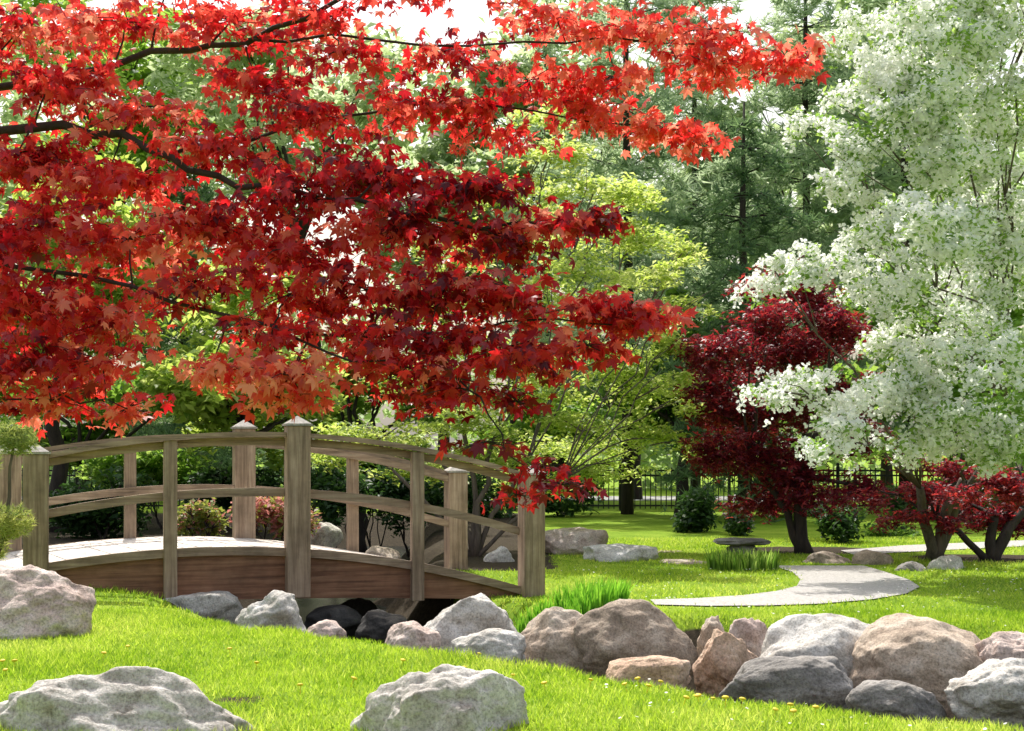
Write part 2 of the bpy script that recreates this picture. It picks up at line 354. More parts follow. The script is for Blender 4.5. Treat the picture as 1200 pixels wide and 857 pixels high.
n = 900; Y = U(7, 17, n); X = U(.5, 6, n); ok = (creek(X, Y) > .1) & (X < Y*.38); X, Y = X[ok], Y[ok]
o = leaves('fallen_petals', np.stack([X, Y, hgt(X, Y)+.035], 1), 'flower', U(.006, .012, len(X)), U(0, 1, len(X)), M['petal'], up=2); tag(o, 'white petals scattered over the lawn', 'petals', kind='stuff')

# ------------------------------------------------------------------ rocks
def rock(label, x0, x1, yt, yb, Y, mat, seed, dfac=.8, bury=.1, name='boulder', cat='rock', group=None, flat=None, cut=.72, rough=1.):
    w = (x1-x0)/F*Y; top = CZ-(yt-HY)/F*Y; bot = CZ-(yb-HY)/F*Y-bury; h = top-bot; d = w*dfac
    rr = random.Random(seed); bm = bmesh.new(); bmesh.ops.create_icosphere(bm, subdivisions=6 if Y < 12.5 and w > .4 else 5, radius=1)
    pl = []
    for k in range(12):
        v = Vector((rr.gauss(0, 1), rr.gauss(0, 1), rr.gauss(0, .9))).normalized(); pl.append((v, rr.uniform(.62, .9)))
    if flat: pl.append((Vector((rr.uniform(-.15, .15), rr.uniform(-.2, .1), 1)).normalized(), flat))
    off = Vector((seed*3.1, seed*1.7, seed*.9))
    for v in bm.verts:
        c = v.co.copy()
        for nrm, o in pl:
            t = c.dot(nrm)
            if t > o: c -= nrm*(t-o)*cut
        q = c.copy()
        c += q.normalized()*(.15*noise.noise(q*1.6+off)+rough*(.06*noise.noise(q*4+off)+.02*noise.noise(q*9+off)+.010*noise.noise(q*22+off)-.03*max(0, .16-abs(noise.noise(q*2.3-off)))*3))
        v.co = c
    mn = [min(v.co[i] for v in bm.verts) for i in range(3)]; mx = [max(v.co[i] for v in bm.verts) for i in range(3)]; S = (w, d, h)
    for v in bm.verts:
        for i in range(3): v.co[i] = ((v.co[i]-mn[i])/(mx[i]-mn[i])-(.5 if i < 2 else 0))*S[i]
    o = obj(name, bm, M[mat], None, ((((x0+x1)/2)-HX)/F*Y, Y+d*.15, bot), True)
    return tag(o, label, cat, group)
RK = [
 ('wide low pale gray boulder in the bottom left corner of the lawn', -50, 300, 785, 965, 7.15, 'gray', 41, .45, .0),
 ('pale gray domed boulder at the bottom centre of the lawn', 402, 636, 782, 970, 7.1, 'gray', 33, .55, .0),
 ('large angular pinkish boulder left of the bridge in front of its left post', -70, 110, 663, 775, 10.9, 'pink', 44, .7, .1),
 ('low flat rock lying in shade under the left half of the bridge', 185, 285, 694, 735, 14.0, 'gray', 5, .7, .1),
 ('gray angular rock in front of the bridge below its middle post', 270, 360, 692, 748, 12.6, 'gray', 6, .8, .15),
 ('small pinkish stone at the lawn edge under the bridge', 352, 406, 727, 750, 12.0, 'pink', 7, .9, .1),
 ('small pale pointed stone leftmost of the creek bank rocks', 449, 517, 729, 765, 11.4, 'pink', 8, .9, .15),
 ('large pale gray rock left of the clump of upright green blades', 488, 612, 697, 770, 12.0, 'gray', 9, .8, .2),
 ('low gray stone in front of the large pale rock on the creek bank', 527, 617, 737, 782, 10.9, 'gray', 10, .8, .15),
 ('rounded tan boulder below the clump of upright green blades', 597, 706, 712, 790, 11.2, 'tan', 11, .8, .2),
 ('big dark brown boulder right of the rounded tan boulder', 672, 820, 704, 800, 11.0, 'brown', 12, .75, .2),
 ('flat orange pink stone at the lawn edge below the big brown boulder', 703, 812, 769, 812, 9.6, 'orange', 13, .7, .15),
 ('tilted orange tan boulder between the brown and pale gray boulders', 813, 893, 738, 810, 10.0, 'orange', 14, .7, .2),
 ('small upright tan stone behind the tilted orange boulder', 817, 857, 722, 772, 11.2, 'tan', 15, .8, .2),
 ('small pinkish stone wedged behind the tilted orange boulder on its right', 852, 903, 724, 765, 11.0, 'pink', 16, .8, .2),
 ('broad pale gray slab boulder left of the big round boulder', 868, 1058, 721, 830, 10.3, 'gray', 17, .7, .2),
 ('low dark flat topped rock at the lawn edge below the pale slab boulder', 840, 1003, 770, 826, 9.2, 'slate', 52, .5, .15),
 ('big rounded tan brown boulder on the right part of the creek bank', 1002, 1177, 723, 830, 9.8, 'tan', 19, .75, .2),
 ('low dark gray stone in the grass below the big rounded boulder', 993, 1113, 799, 840, 8.6, 'slate', 20, .6, .1),
 ('gray angular rock at the right edge of the photo', 1108, 1260, 772, 855, 8.6, 'gray', 21, .7, .15),
 ('pale pinkish rock behind the angular rock at the right edge', 1148, 1270, 742, 800, 9.6, 'pink', 22, .7, .2),
 ('large flat pale tan rock behind the right end post of the bridge', 630, 714, 619, 655, 19.6, 'pink', 23, .8, .1),
 ('low pale rock right of the flat tan rock by the shaded steps', 684, 774, 638, 664, 18.4, 'gray', 24, .8, .1),
 ('pale rock seen through the right end of the bridge railing', 566, 604, 640, 668, 18.2, 'gray', 25, .9, .1),
 ('gray rock seen under the middle of the bridge railing', 362, 402, 612, 645, 20.0, 'gray', 26, .9, .1),
 ('pale stone seen behind the bridge left of the right far post', 425, 470, 640, 668, 18.6, 'tan', 36, .9, .1),
 ('gray upright rock under the white blossom tree', 1088, 1133, 651, 680, 17.0, 'gray', 27, .8, .1),
 ('small gray rock left of the upright rock under the white blossom tree', 1046, 1092, 658, 680, 16.8, 'slate', 28, .8, .1),
 ('brown rock at the foot of the burgundy maple', 935, 1000, 646, 670, 18.0, 'brown', 29, .8, .1),
 ('brown rock at the far edge of the gravel path', 998, 1050, 645, 670, 17.8, 'brown', 30, .8, .1),
 ('flat shaded flagstone lowest of the steps beside the gravel path', 772, 835, 656, 668, 18.0, 'tan', 31, 1.2, .05),
 ('flat shaded flagstone in the middle of the steps by the low rock', 752, 812, 647, 657, 19.8, 'brown', 32, 1.2, .05),
 ('flat shaded flagstone topmost of the steps', 738, 795, 639, 647, 21.5, 'brown', 34, 1.2, .05),
 ('dark wet stone in the shaded creek under the middle of the bridge', 355, 425, 710, 745, 14.4, 'wet', 61, .8, .1),  # stones added to darken the creek, shade is in their colour
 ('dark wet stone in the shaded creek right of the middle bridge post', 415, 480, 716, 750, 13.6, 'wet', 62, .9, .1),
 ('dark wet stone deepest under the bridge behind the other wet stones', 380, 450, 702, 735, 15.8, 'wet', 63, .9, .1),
]
for r in RK:
    craggy = any(k in r[0] for k in ('angular', 'tilted', 'domed', 'wide'))
    rock(*r, name='flagstone' if 'flagstone' in r[0] else 'boulder', flat=.5 if 'fla' in r[0] else None, cut=.92 if craggy else .70, rough=1.5 if craggy else .9)

# ------------------------------------------------------------------ bridge
TH = math.atan2(1.6, 4.777); L = math.hypot(1.6, 4.777)
B0 = P(42, 670, 13.8)
br = empty('footbridge', (B0.x, B0.y, 0), 'arched weathered wooden footbridge with railings over the creek', 'bridge', rz=TH)
SKX, SKY = -.264, 1.67
rail = lambda t: 1.325-.23*t+1.34*t*(1-t)
deck = lambda t: .32-.40*t+1.2*t*(1-t)
bot = lambda t: -.10-.10*t+.24*t*(1-t)
bm = bmesh.new(); u = -.3
while u < L+.3:
    u1 = u+.14; z0 = deck(u/L); z1 = deck(u1/L)
    zz = random.uniform(-.004, .004)
    vs = []
    for (uu, zc) in ((u+.004, z0), (u1-.004, z1)):
        for vv in (-.10, SKY+.10):
            for dz in (-.045, 0): vs.append(bm.verts.new((uu+SKX*vv/SKY, vv, zc+dz+zz)))
    for f in ((0, 1, 3, 2), (4, 6, 7, 5), (0, 4, 5, 1), (2, 3, 7, 6), (1, 5, 7, 3), (0, 2, 6, 4)): bm.faces.new([vs[i] for i in f])
    u = u1
obj('deck', bm, M['deckwood'], br)
def curved(name, u0, u1, v, th, ztop, zbot, mat, n=10, parent=br):
    bm = bmesh.new(); prev = None
    for i in range(n+1):
        uu = u0+(u1-u0)*i/n; t = (uu)/L; off = SKX*v/SKY
        q = [bm.verts.new((uu+off, v-th/2, zbot(t))), bm.verts.new((uu+off, v+th/2, zbot(t))), bm.verts.new((uu+off, v+th/2, ztop(t))), bm.verts.new((uu+off, v-th/2, ztop(t)))]
        if prev:
            for k in range(4): bm.faces.new((prev[k], prev[(k+1) % 4], q[(k+1) % 4], q[k]))
        else: bm.faces.new(q)
        prev = q
    bm.faces.new(prev[::-1])
    bmesh.ops.bevel(bm, geom=[e for e in bm.edges if abs((e.verts[0].co-e.verts[1].co).normalized().x) > .8], offset=.008, segments=2, affect='EDGES')
    return obj(name, bm, mat, parent)
for v in (-.06, SKY+.06):
    curved('side_beam', -.25, L+.25, v, .10, lambda t: deck(t)-.046, bot, M['beam'], 24)
    curved('edge_board', -.3, L+.3, v-.075 if v < 0 else v+.075, .045, lambda t: deck(t)+.0, lambda t: deck(t)-.085, M['wood0'], 24)
ps = .235
for v in (0, SKY):
    vo = v
    off = SKX*v/SKY
    for t, top, b in ((0, 1.38, -.15), (.5, 1.665, -.07), (1, 1.155, -.45)):
        bm = bmesh.new(); uu = t*L+off
        yy = vo-.16 if v == 0 else vo+.16
        box(bm, uu-ps/2, uu+ps/2, yy-ps/2, yy+ps/2, b, top); bevel(bm, .012)
        po = obj('post', bm, M['wood2'], br)
        bm = bmesh.new(); e = ps/2+.018
        box(bm, uu-e, uu+e, yy-e, yy+e, top+.002, top+.022)
        base = [bm.verts.new((uu+sx*(e-.012), yy+sy*(e-.012), top+.024)) for sx, sy in ((-1, -1), (1, -1), (1, 1), (-1, 1))]; ap = bm.verts.new((uu, yy, top+.105))
        for k in range(4): bm.faces.new((base[k], base[(k+1) % 4], ap))
        bm.faces.new(base[::-1])
        obj('post_cap', bm, M['cap'], po)
    for t in (.25, .75):
        bm = bmesh.new(); uu = t*L+off; yy = vo-.15 if v == 0 else vo+.15
        box(bm, uu-.065, uu+.065, yy-.05, yy+.05, bot(t)-.02, rail(t)-.0); bevel(bm, .008); obj('baluster', bm, M['wood2'], br)
    yy = vo-.16 if v == 0 else vo+.16
    corr = -SKX*(yy-v)/SKY
    for a, b in ((0, .5), (.5, 1)):
        u0 = a*L+ps/2+.002+corr; u1 = b*L-ps/2-.002+corr; ym = vo-.075 if v == 0 else vo+.075
        c2 = -SKX*(ym-v)/SKY
        curved('handrail', u0, u1, yy, .13, lambda t: rail(t)+.05, lambda t: rail(t)+.001, M['wood0'], 8)
        curved('upper_rail', u0-corr+c2, u1-corr+c2, ym, .045, lambda t: rail(t)-.004, lambda t: rail(t)-.085, M['wood0'], 8)
        curved('lower_rail', u0-corr+c2, u1-corr+c2, ym, .05, lambda t: rail(t)-.5-.04*t, lambda t: rail(t)-.585-.04*t, M['wood0'], 8)

# ------------------------------------------------------------------ trees
def pxclumps(lst, Y, dy=1.2, dfac=.8):
    out = []
    for c in lst:
        px, py, hw, hh = c[:4]; yy = Y+(c[4] if len(c) > 4 else random.uniform(-dy, dy)); p = P(px, py, yy); s = yy/F
        out.append((p.x, p.y, p.z, hw*s, max(hw*s*dfac, .3), hh*s))
    return out
def limbs(bm, start, cl, r0, frac=1., sub=2):
    for c in cl:
        if random.random() > frac: continue
        e = Vector(c[:3]); pts, rs = wig(start, e, r0*random.uniform(.7, 1), .010, 6, .07); tube(bm, pts, rs, 6)
        for k in range(sub):
            q = e+Vector((random.uniform(-1, 1)*c[3], random.uniform(-1, 1)*c[4], random.uniform(-.5, .8)*c[5]))*.8
            p2, r2 = wig(pts[4], q, .012, .004, 3, .06); tube(bm, p2, r2, 4)
# --- foreground red maple
base = Vector((-4.6, 5.6, 0))
rm = empty('red_maple_tree', base, 'bright scarlet maple tree overhanging the foreground from the left', 'tree')
off = -base
LIM = [
 [(-560, 250, 5.6), (-250, 190, 5.5), (0, 150, 5.3), (110, 152, 5.2), (200, 185, 5.1), (280, 213, 5.0), (420, 240, 4.9), (560, 262, 4.9), (700, 262, 4.9)],
 [(-560, 230, 5.6), (-250, 120, 5.6), (60, 95, 5.5), (180, 66, 5.4), (290, 46, 5.3), (400, 0, 5.2), (540, -50, 5.2), (700, -70, 5.2)],
 [(-560, 330, 5.5), (-200, 330, 5.2), (0, 315, 5.0), (150, 335, 4.9), (320, 385, 4.7), (500, 392, 4.7), (650, 372, 4.7), (770, 380, 4.7)],
 [(290, 46, 5.3), (440, 45, 5.3), (610, 50, 5.2), (760, 45, 5.2), (870, 62, 5.2), (935, 64, 5.2)],
 [(200, 185, 5.1), (330, 150, 5.2), (480, 130, 5.3), (620, 130, 5.3), (740, 140, 5.3), (810, 150, 5.3)],
 [(-200, 330, 5.2), (-60, 420, 4.9), (60, 460, 4.8), (150, 480, 4.8)],
 [(320, 385, 4.7), (420, 420, 4.6), (540, 440, 4.6), (640, 470, 4.6)],
 [(540, 440, 4.6), (575, 490, 4.5), (610, 540, 4.5), (655, 562, 4.5)],
]
bm = bmesh.new()
tube(bm, [base+off, base+off+Vector((.1, 0, .8)), base+off+Vector((.25, 0, 1.6)), P(-560, 250, 5.6)+off], [.16, .13, .11, .085], 9)
limbpts = []
for i, l in enumerate(LIM):
    pts = [P(*q)+off for q in l]; r0 = (.023, .019, .011, .006, .007, .009, .005, .004)[i]
    fine = []
    for a, b in zip(pts[:-1], pts[1:]):
        for k in range(3): fine.append(a.lerp(b, k/3)+Vector((random.uniform(-1, 1), random.uniform(-1, 1), random.uniform(-1, 1)))*.022)
    fine.append(pts[-1]); m = len(fine)
    tube(bm, fine, [r0*(1-k/m*.85) for k in range(m)], 6)
    limbpts += [(p, r0*(1-k/m*.85)) for k, p in enumerate(fine)]
SPR = [  # px,py,hw,hh,depth,n,tone (lit and shaded sprays set through leaf colour)
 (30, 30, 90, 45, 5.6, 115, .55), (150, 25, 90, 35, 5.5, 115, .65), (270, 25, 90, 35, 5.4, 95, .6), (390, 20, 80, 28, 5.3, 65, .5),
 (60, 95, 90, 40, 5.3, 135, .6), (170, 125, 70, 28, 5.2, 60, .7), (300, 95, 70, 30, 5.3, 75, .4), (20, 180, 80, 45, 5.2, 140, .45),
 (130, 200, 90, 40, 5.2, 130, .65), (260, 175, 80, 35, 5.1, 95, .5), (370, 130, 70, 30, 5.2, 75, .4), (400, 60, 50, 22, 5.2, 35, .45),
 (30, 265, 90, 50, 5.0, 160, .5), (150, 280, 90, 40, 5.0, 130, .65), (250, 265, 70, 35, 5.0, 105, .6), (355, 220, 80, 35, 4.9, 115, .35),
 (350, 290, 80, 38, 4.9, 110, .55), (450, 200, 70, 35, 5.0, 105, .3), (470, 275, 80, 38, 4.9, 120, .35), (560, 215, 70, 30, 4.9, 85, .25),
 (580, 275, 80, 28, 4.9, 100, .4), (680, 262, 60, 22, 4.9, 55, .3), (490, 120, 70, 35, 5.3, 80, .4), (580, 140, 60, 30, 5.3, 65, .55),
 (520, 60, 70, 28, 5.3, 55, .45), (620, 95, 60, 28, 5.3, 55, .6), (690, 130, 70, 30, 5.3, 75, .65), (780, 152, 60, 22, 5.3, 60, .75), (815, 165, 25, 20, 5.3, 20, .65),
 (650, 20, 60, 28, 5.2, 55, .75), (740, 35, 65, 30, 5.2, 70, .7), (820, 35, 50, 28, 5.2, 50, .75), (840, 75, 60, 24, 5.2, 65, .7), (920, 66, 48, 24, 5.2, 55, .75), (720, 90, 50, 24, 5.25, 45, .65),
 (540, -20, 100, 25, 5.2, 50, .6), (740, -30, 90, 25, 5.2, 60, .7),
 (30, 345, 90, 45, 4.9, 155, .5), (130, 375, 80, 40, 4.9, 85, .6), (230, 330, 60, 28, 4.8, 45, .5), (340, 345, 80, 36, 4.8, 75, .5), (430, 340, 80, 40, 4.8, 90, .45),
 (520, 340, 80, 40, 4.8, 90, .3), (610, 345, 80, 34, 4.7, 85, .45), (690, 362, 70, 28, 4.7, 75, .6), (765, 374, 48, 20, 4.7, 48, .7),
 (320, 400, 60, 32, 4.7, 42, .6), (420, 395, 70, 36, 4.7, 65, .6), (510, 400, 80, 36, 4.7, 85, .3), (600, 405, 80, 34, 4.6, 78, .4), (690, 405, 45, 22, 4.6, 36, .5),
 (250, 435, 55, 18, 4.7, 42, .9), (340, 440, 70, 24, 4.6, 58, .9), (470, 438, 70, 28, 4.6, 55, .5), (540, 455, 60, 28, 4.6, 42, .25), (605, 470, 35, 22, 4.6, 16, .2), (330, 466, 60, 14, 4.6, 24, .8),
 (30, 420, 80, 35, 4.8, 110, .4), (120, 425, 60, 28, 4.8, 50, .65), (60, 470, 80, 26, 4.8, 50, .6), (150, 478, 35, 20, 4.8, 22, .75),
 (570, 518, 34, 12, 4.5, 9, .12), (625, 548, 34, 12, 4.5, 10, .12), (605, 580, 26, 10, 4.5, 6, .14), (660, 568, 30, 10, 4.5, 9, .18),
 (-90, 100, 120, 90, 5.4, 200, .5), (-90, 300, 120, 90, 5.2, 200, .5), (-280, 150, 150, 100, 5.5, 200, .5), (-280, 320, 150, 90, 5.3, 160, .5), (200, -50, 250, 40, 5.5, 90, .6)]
LP = np.array([tuple(p) for p, r in limbpts]); pos = []; ton = []; siz = []; drp = []
for (px, py, hw, hh, Y, n, tn) in SPR:
    n = int(n*2.9); s = Y/F; c = P(px, py, Y)+off; rx = hw*s; rz = hh*s; ry = rx*.9
    d = np.linalg.norm(LP-np.array(c), axis=1)+.25*(LP[:, 0] > c.x+.1); j = int(d.argmin()); st = Vector(LP[j])
    r = min(.005, limbpts[j][1]*.7)
    pts, rs = wig(st, c, r, .0025, 4, .05); tube(bm, pts, rs, 4)
    q = []; tt = []
    for k in range(11):
        e = c+Vector((random.uniform(-1.05, 1.05)*rx, random.uniform(-1, 1)*ry, random.uniform(-1.1, .9)*rz)); e.z -= .2*rz*((e.x-c.x)/rx)**2
        p2, r2 = wig(c, e, .0025, .0012, 4, .06); tube(bm, p2, r2, 3)
        m = max(2, int(n*.078)); t = U(.25, 1.08, m)
        q.append(np.array(c)[None]*(1-t)[:, None]+np.array(e)[None]*t[:, None]+rng.normal(size=(m, 3))*np.array([.042, .042, .018])); tt.append(np.full(m, random.gauss(0, .18)))
    m = int(n*.14); f = unit(rng.normal(size=(m, 3)))*(U(0, 1, m)**.42)[:, None]*np.array([rx, ry, rz])*1.12; f[:, 2] -= .25*rz*(f[:, 0]/rx)**2
    q.append(f+np.array(c)); tt.append(np.zeros(m)); q = np.concatenate(q); n = len(q)
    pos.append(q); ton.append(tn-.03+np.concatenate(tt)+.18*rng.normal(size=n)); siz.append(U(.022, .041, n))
    dd = np.zeros((n, 3)); dd[:, 2] = -.8; dd[:, 0] = .5*np.sign(q[:, 0]-c.x); drp.append(dd)
obj('trunk', bm, M['darkbark'], rm, smooth=True)
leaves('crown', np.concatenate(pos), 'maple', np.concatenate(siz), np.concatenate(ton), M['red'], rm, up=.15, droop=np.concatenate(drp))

def simple_tree(name, label, cat, basepx, trunkr, clumps, n, shape, size, matk, bark='bark', stems=None, group=None, up=.5, gap=-.25, gs=2., frac=.7, tone=.5, hollow=.45, crown='crown', tvar=.2, ls=.5, split=None):
    bx, by, _ = basepx; b = Vector((bx, by, 0)); b.z = float(hgt(bx, by))-.05
    o = empty(name, b, label, cat, group); off = np.array(b); cl = np.array(clumps); cl[:, :3] -= off
    bm = bmesh.new(); cz = cl[:, 2].min(); cen = cl[:, :3].mean(0)
    if stems is None: stems = [(Vector((cen[0]*.3, cen[1]*.3, max(.4, cz*.8))), trunkr)]
    for e, r in stems:
        pts, rs = wig((0, 0, 0), e, r, r*.65, 5, .05); rs[0] *= 1.35; tube(bm, pts, rs, 8)
    for c in cl:
        e, r = min(stems, key=lambda s: (s[0]-Vector(c[:3])).length); limbs(bm, e, [c], r*ls, frac)
    obj('trunk', bm, M[bark], o, smooth=True)
    if split: cl = subclumps(cl, *split)
    p = clump_pts(cl, n, hollow, gap, gs, random.uniform(0, 9)); z = (p[:, 2]-p[:, 2].min())/np.ptp(p[:, 2])
    t = tone+tvar*rng.normal(size=len(p))+.15*pn(p, 1.3, 2.)+.1*(z-.5)
    leaves(crown, p, shape, U(size*.65, size*1.25, len(p)), t, M[matk], o, up)
    return o, cl

# --- white blossom tree
WC = [(1080, 40, 100, 50), (1180, 20, 100, 60), (1020, 90, 75, 38), (1130, 120, 90, 50), (960, 145, 48, 28), (1040, 170, 85, 45), (1170, 200, 90, 55), (990, 215, 55, 28), (1080, 250, 90, 48), (1010, 275, 70, 30),
      (908, 318, 50, 28), (960, 300, 50, 26), (1070, 325, 80, 42), (1170, 310, 80, 55), (1070, 385, 55, 34), (1130, 400, 80, 48), (1190, 430, 60, 55), (940, 448, 66, 24), (898, 456, 28, 14), (1030, 450, 75, 38), (1110, 475, 80, 42),
      (980, 500, 55, 24), (955, 520, 28, 14), (1050, 518, 60, 26), (1140, 520, 75, 28), (1195, 510, 50, 30), (1020, 330, 55, 26), (1010, 30, 60, 30), (1150, 255, 70, 40), (1100, 180, 60, 40), (1190, 100, 60, 50), (1060, 435, 60, 30), (1090, 95, 60, 40), (1120, 350, 60, 36),
      (1270, 90, 90, 80), (1280, 250, 90, 80), (1280, 400, 80, 70), (1060, -30, 120, 40), (1200, -60, 130, 50)]
wb = G(1092, 657)
cl = pxclumps(WC, 16.2, 1.3, .9)
o, cl2 = simple_tree('crabapple_tree', 'crabapple tree covered in white blossom on the right', 'tree', (wb[0], wb[1], 0), .11, cl, 21000, 'leaf', .042, 'youngleaf', 'bark',
    [(Vector((-.3, -.5, 1.0)), .08), (Vector((.25, -.5, 1.1)), .09), (Vector((.8, -.6, 1.8)), .07)], gap=-.6, gs=2.6, crown='leaves', frac=.75, up=.4, ls=.26, split=(12, .34, .8, .8), tone=.45)
# flowers grow in tight bunches along the sprays
p = clump_pts(cl2, 17500, .45, -.6, 2.6, 1.)
k = 6; q = np.repeat(p, k, 0)+rng.normal(size=(len(p)*k, 3))*.026
tb = np.repeat(.12*rng.normal(size=len(p)), k)
leaves('blossom', q, 'flower', U(.016, .029, len(q)), .72+tb+.2*rng.normal(size=len(q)), M['blossom'], o, up=.2)

# --- burgundy maples
DC = [(930, 330, 60, 26), (885, 370, 65, 28), (985, 380, 48, 28), (850, 415, 58, 28), (930, 405, 80, 36), (1000, 445, 40, 30), (825, 442, 38, 16), (850, 470, 58, 28), (915, 475, 80, 38), (985, 505, 55, 32), (850, 525, 44, 24), (900, 540, 65, 30), (965, 565, 60, 28), (880, 582, 40, 18), (1010, 575, 32, 20)]
db = G(943, 648)
simple_tree('burgundy_maple_tree', 'dark burgundy maple with rounded crown left of the white blossom tree', 'tree', (db[0], db[1], 0), .11, pxclumps(DC, 20., .9), 19000, 'star', .068, 'darkred', 'darkbark',
    [(Vector((-.1, .1, 1.1)), .11), (Vector((-.7, .2, 1.3)), .06)], gap=-.6, frac=1, up=.7, tone=.52, tvar=.25, split=(7, .6, .85))
DC2 = [(1075, 570, 45, 16), (1060, 600, 35, 10), (1120, 585, 40, 16), (1160, 560, 45, 20), (1195, 545, 35, 26), (1110, 610, 30, 8), (1180, 600, 35, 14), (1240, 570, 50, 40), (1060, 540, 40, 14), (1110, 545, 40, 14), (1030, 575, 30, 10)]
d2 = G(1160, 657)
simple_tree('burgundy_maple_tree', 'low spreading burgundy maple under the white blossom tree at the right edge', 'tree', (d2[0], d2[1], 0), .08, pxclumps(DC2, 18.2, .9), 6000, 'star', .064, 'darkred', 'darkbark',
    [(Vector((.1, .1, .6)), .085), (Vector((.5, .2, .7)), .09), (Vector((-.7, 0, .6)), .05)], gap=-.4, frac=1, up=.8, tone=.6, tvar=.25, split=(6, .5, .8, .8))
# --- dogwood
GC = [(650, 165, 75, 26), (590, 215, 85, 28), (700, 215, 75, 26), (640, 265, 90, 28), (755, 275, 75, 26), (540, 300, 90, 30), (690, 315, 90, 26), (790, 315, 52, 22), (600, 345, 100, 28), (480, 370, 80, 28), (735, 370, 75, 24), (560, 400, 100, 28), (680, 415, 90, 24), (790, 400, 38, 16),
      (470, 440, 90, 24), (610, 450, 90, 22), (740, 450, 80, 20), (540, 485, 100, 22), (690, 490, 90, 18), (785, 470, 48, 14), (430, 500, 70, 20), (760, 512, 80, 16), (640, 520, 95, 18), (815, 520, 30, 10), (550, 530, 80, 16), (715, 545, 70, 13), (480, 545, 60, 14), (800, 440, 36, 12), (805, 350, 36, 14), (620, 560, 60, 10), (640, 130, 50, 20), (740, 225, 50, 20), (805, 290, 30, 14), (390, 530, 60, 14)]
gb = G(556, 652)
simple_tree('dogwood_tree', 'bright yellow green tiered tree with several stems behind the right half of the bridge', 'tree', (gb[0], gb[1], 0), .07, pxclumps(GC, 20.3, 1.4), 31000, 'leaf', .050, 'dogwood', 'bark',
    [(Vector((-.5, .2, 1.4)), .04), (Vector((-.15, .3, 1.7)), .045), (Vector((.25, 0, 1.6)), .045), (Vector((.7, .2, 1.3)), .04), (Vector((-1.1, .1, 1.2)), .035), (Vector((1.2, .1, 1.1)), .03)], gap=-.65, gs=2.4, frac=1, up=.9, tone=.58, ls=.4, split=(11, .38, .6, .6), hollow=.2, tvar=.24)

# --- background broadleaf trees
def bgtree(label, px, py, hw, hh, Y, n, size, matk, nc=12, group=None, gap=-.45, tone=.5, tr=.16, bark='darkbark', name='broadleaf_tree', up=.5):
    cl = []
    for i in range(nc):
        a = random.uniform(0, 2*math.pi); r = math.sqrt(random.random())*.72
        cl.append((px+math.cos(a)*r*hw, py+math.sin(a)*r*hh, hw*random.uniform(.28, .45), hh*random.uniform(.2, .34), random.uniform(-1, 1)*hw*.7*Y/F))
    b = ((px-HX)/F*Y, Y, 0)
    return simple_tree(name, label, 'tree', b, tr, pxclumps(cl, Y), n, 'leaf', size, matk, bark, None, group, gap=gap, gs=1.4, tone=tone, up=up, split=(6, .5, .75))
bgtree('bright green tree at the left edge behind the scarlet maple', 70, 330, 170, 190, 25, 9500, .10, 'dogwood', tone=.3, nc=14)
bgtree('bright yellow green tree behind the left half of the bridge', 290, 410, 170, 140, 24, 11500, .095, 'dogwood', tone=.42, nc=15)
bgtree('pale gray green tree high behind the scarlet maple', 360, 110, 170, 170, 33, 9000, .14, 'pale', nc=16)
bgtree('mid green tree left of the pines behind the yellow green tree', 520, 220, 130, 160, 34, 10000, .14, 'pale', tone=.35, nc=15)
bgtree('tall green tree far behind the scarlet maple in the top left corner', 120, 80, 200, 160, 37, 8000, .16, 'green', tone=.65)
bgtree('pale leafed tree at the top left of the pines', 610, 150, 90, 110, 38, 4500, .15, 'pale', gap=-.3, tr=.1)
bgtree('shaded green tree low behind the middle of the bridge', 420, 480, 130, 80, 28, 8000, .11, 'green', tone=.6)
bgtree('pale green tree behind the tall feathery pine', 745, 230, 130, 170, 42, 8000, .16, 'pale', tone=.5)
bgtree('pale green tree behind the narrow spruce and right pine', 900, 170, 140, 200, 43, 9500, .17, 'pale', tone=.5)
bgtree('green tree behind the upper left of the white blossom tree', 1040, 150, 130, 190, 40, 8000, .17, 'pale', tone=.3)
bgtree('dark green tree behind the white blossom tree', 1120, 400, 150, 170, 29, 8000, .13, 'green', tone=.55)
bgtree('dark tree far back between the burgundy maple and the yellow green tree', 800, 460, 110, 120, 31, 8000, .12, 'green', tone=.3)
bgtree('green tree low at the right edge beyond the far path', 1180, 560, 110, 60, 30, 5000, .11, 'green', tone=.5)
bgtree('dark tree low at the left edge behind the bridge', 100, 500, 170, 80, 29, 7500, .12, 'green', tone=.4)
bgtree('green tree with low branches behind the fence at the centre', 650, 500, 130, 70, 37, 6000, .13, 'green', tone=.4)

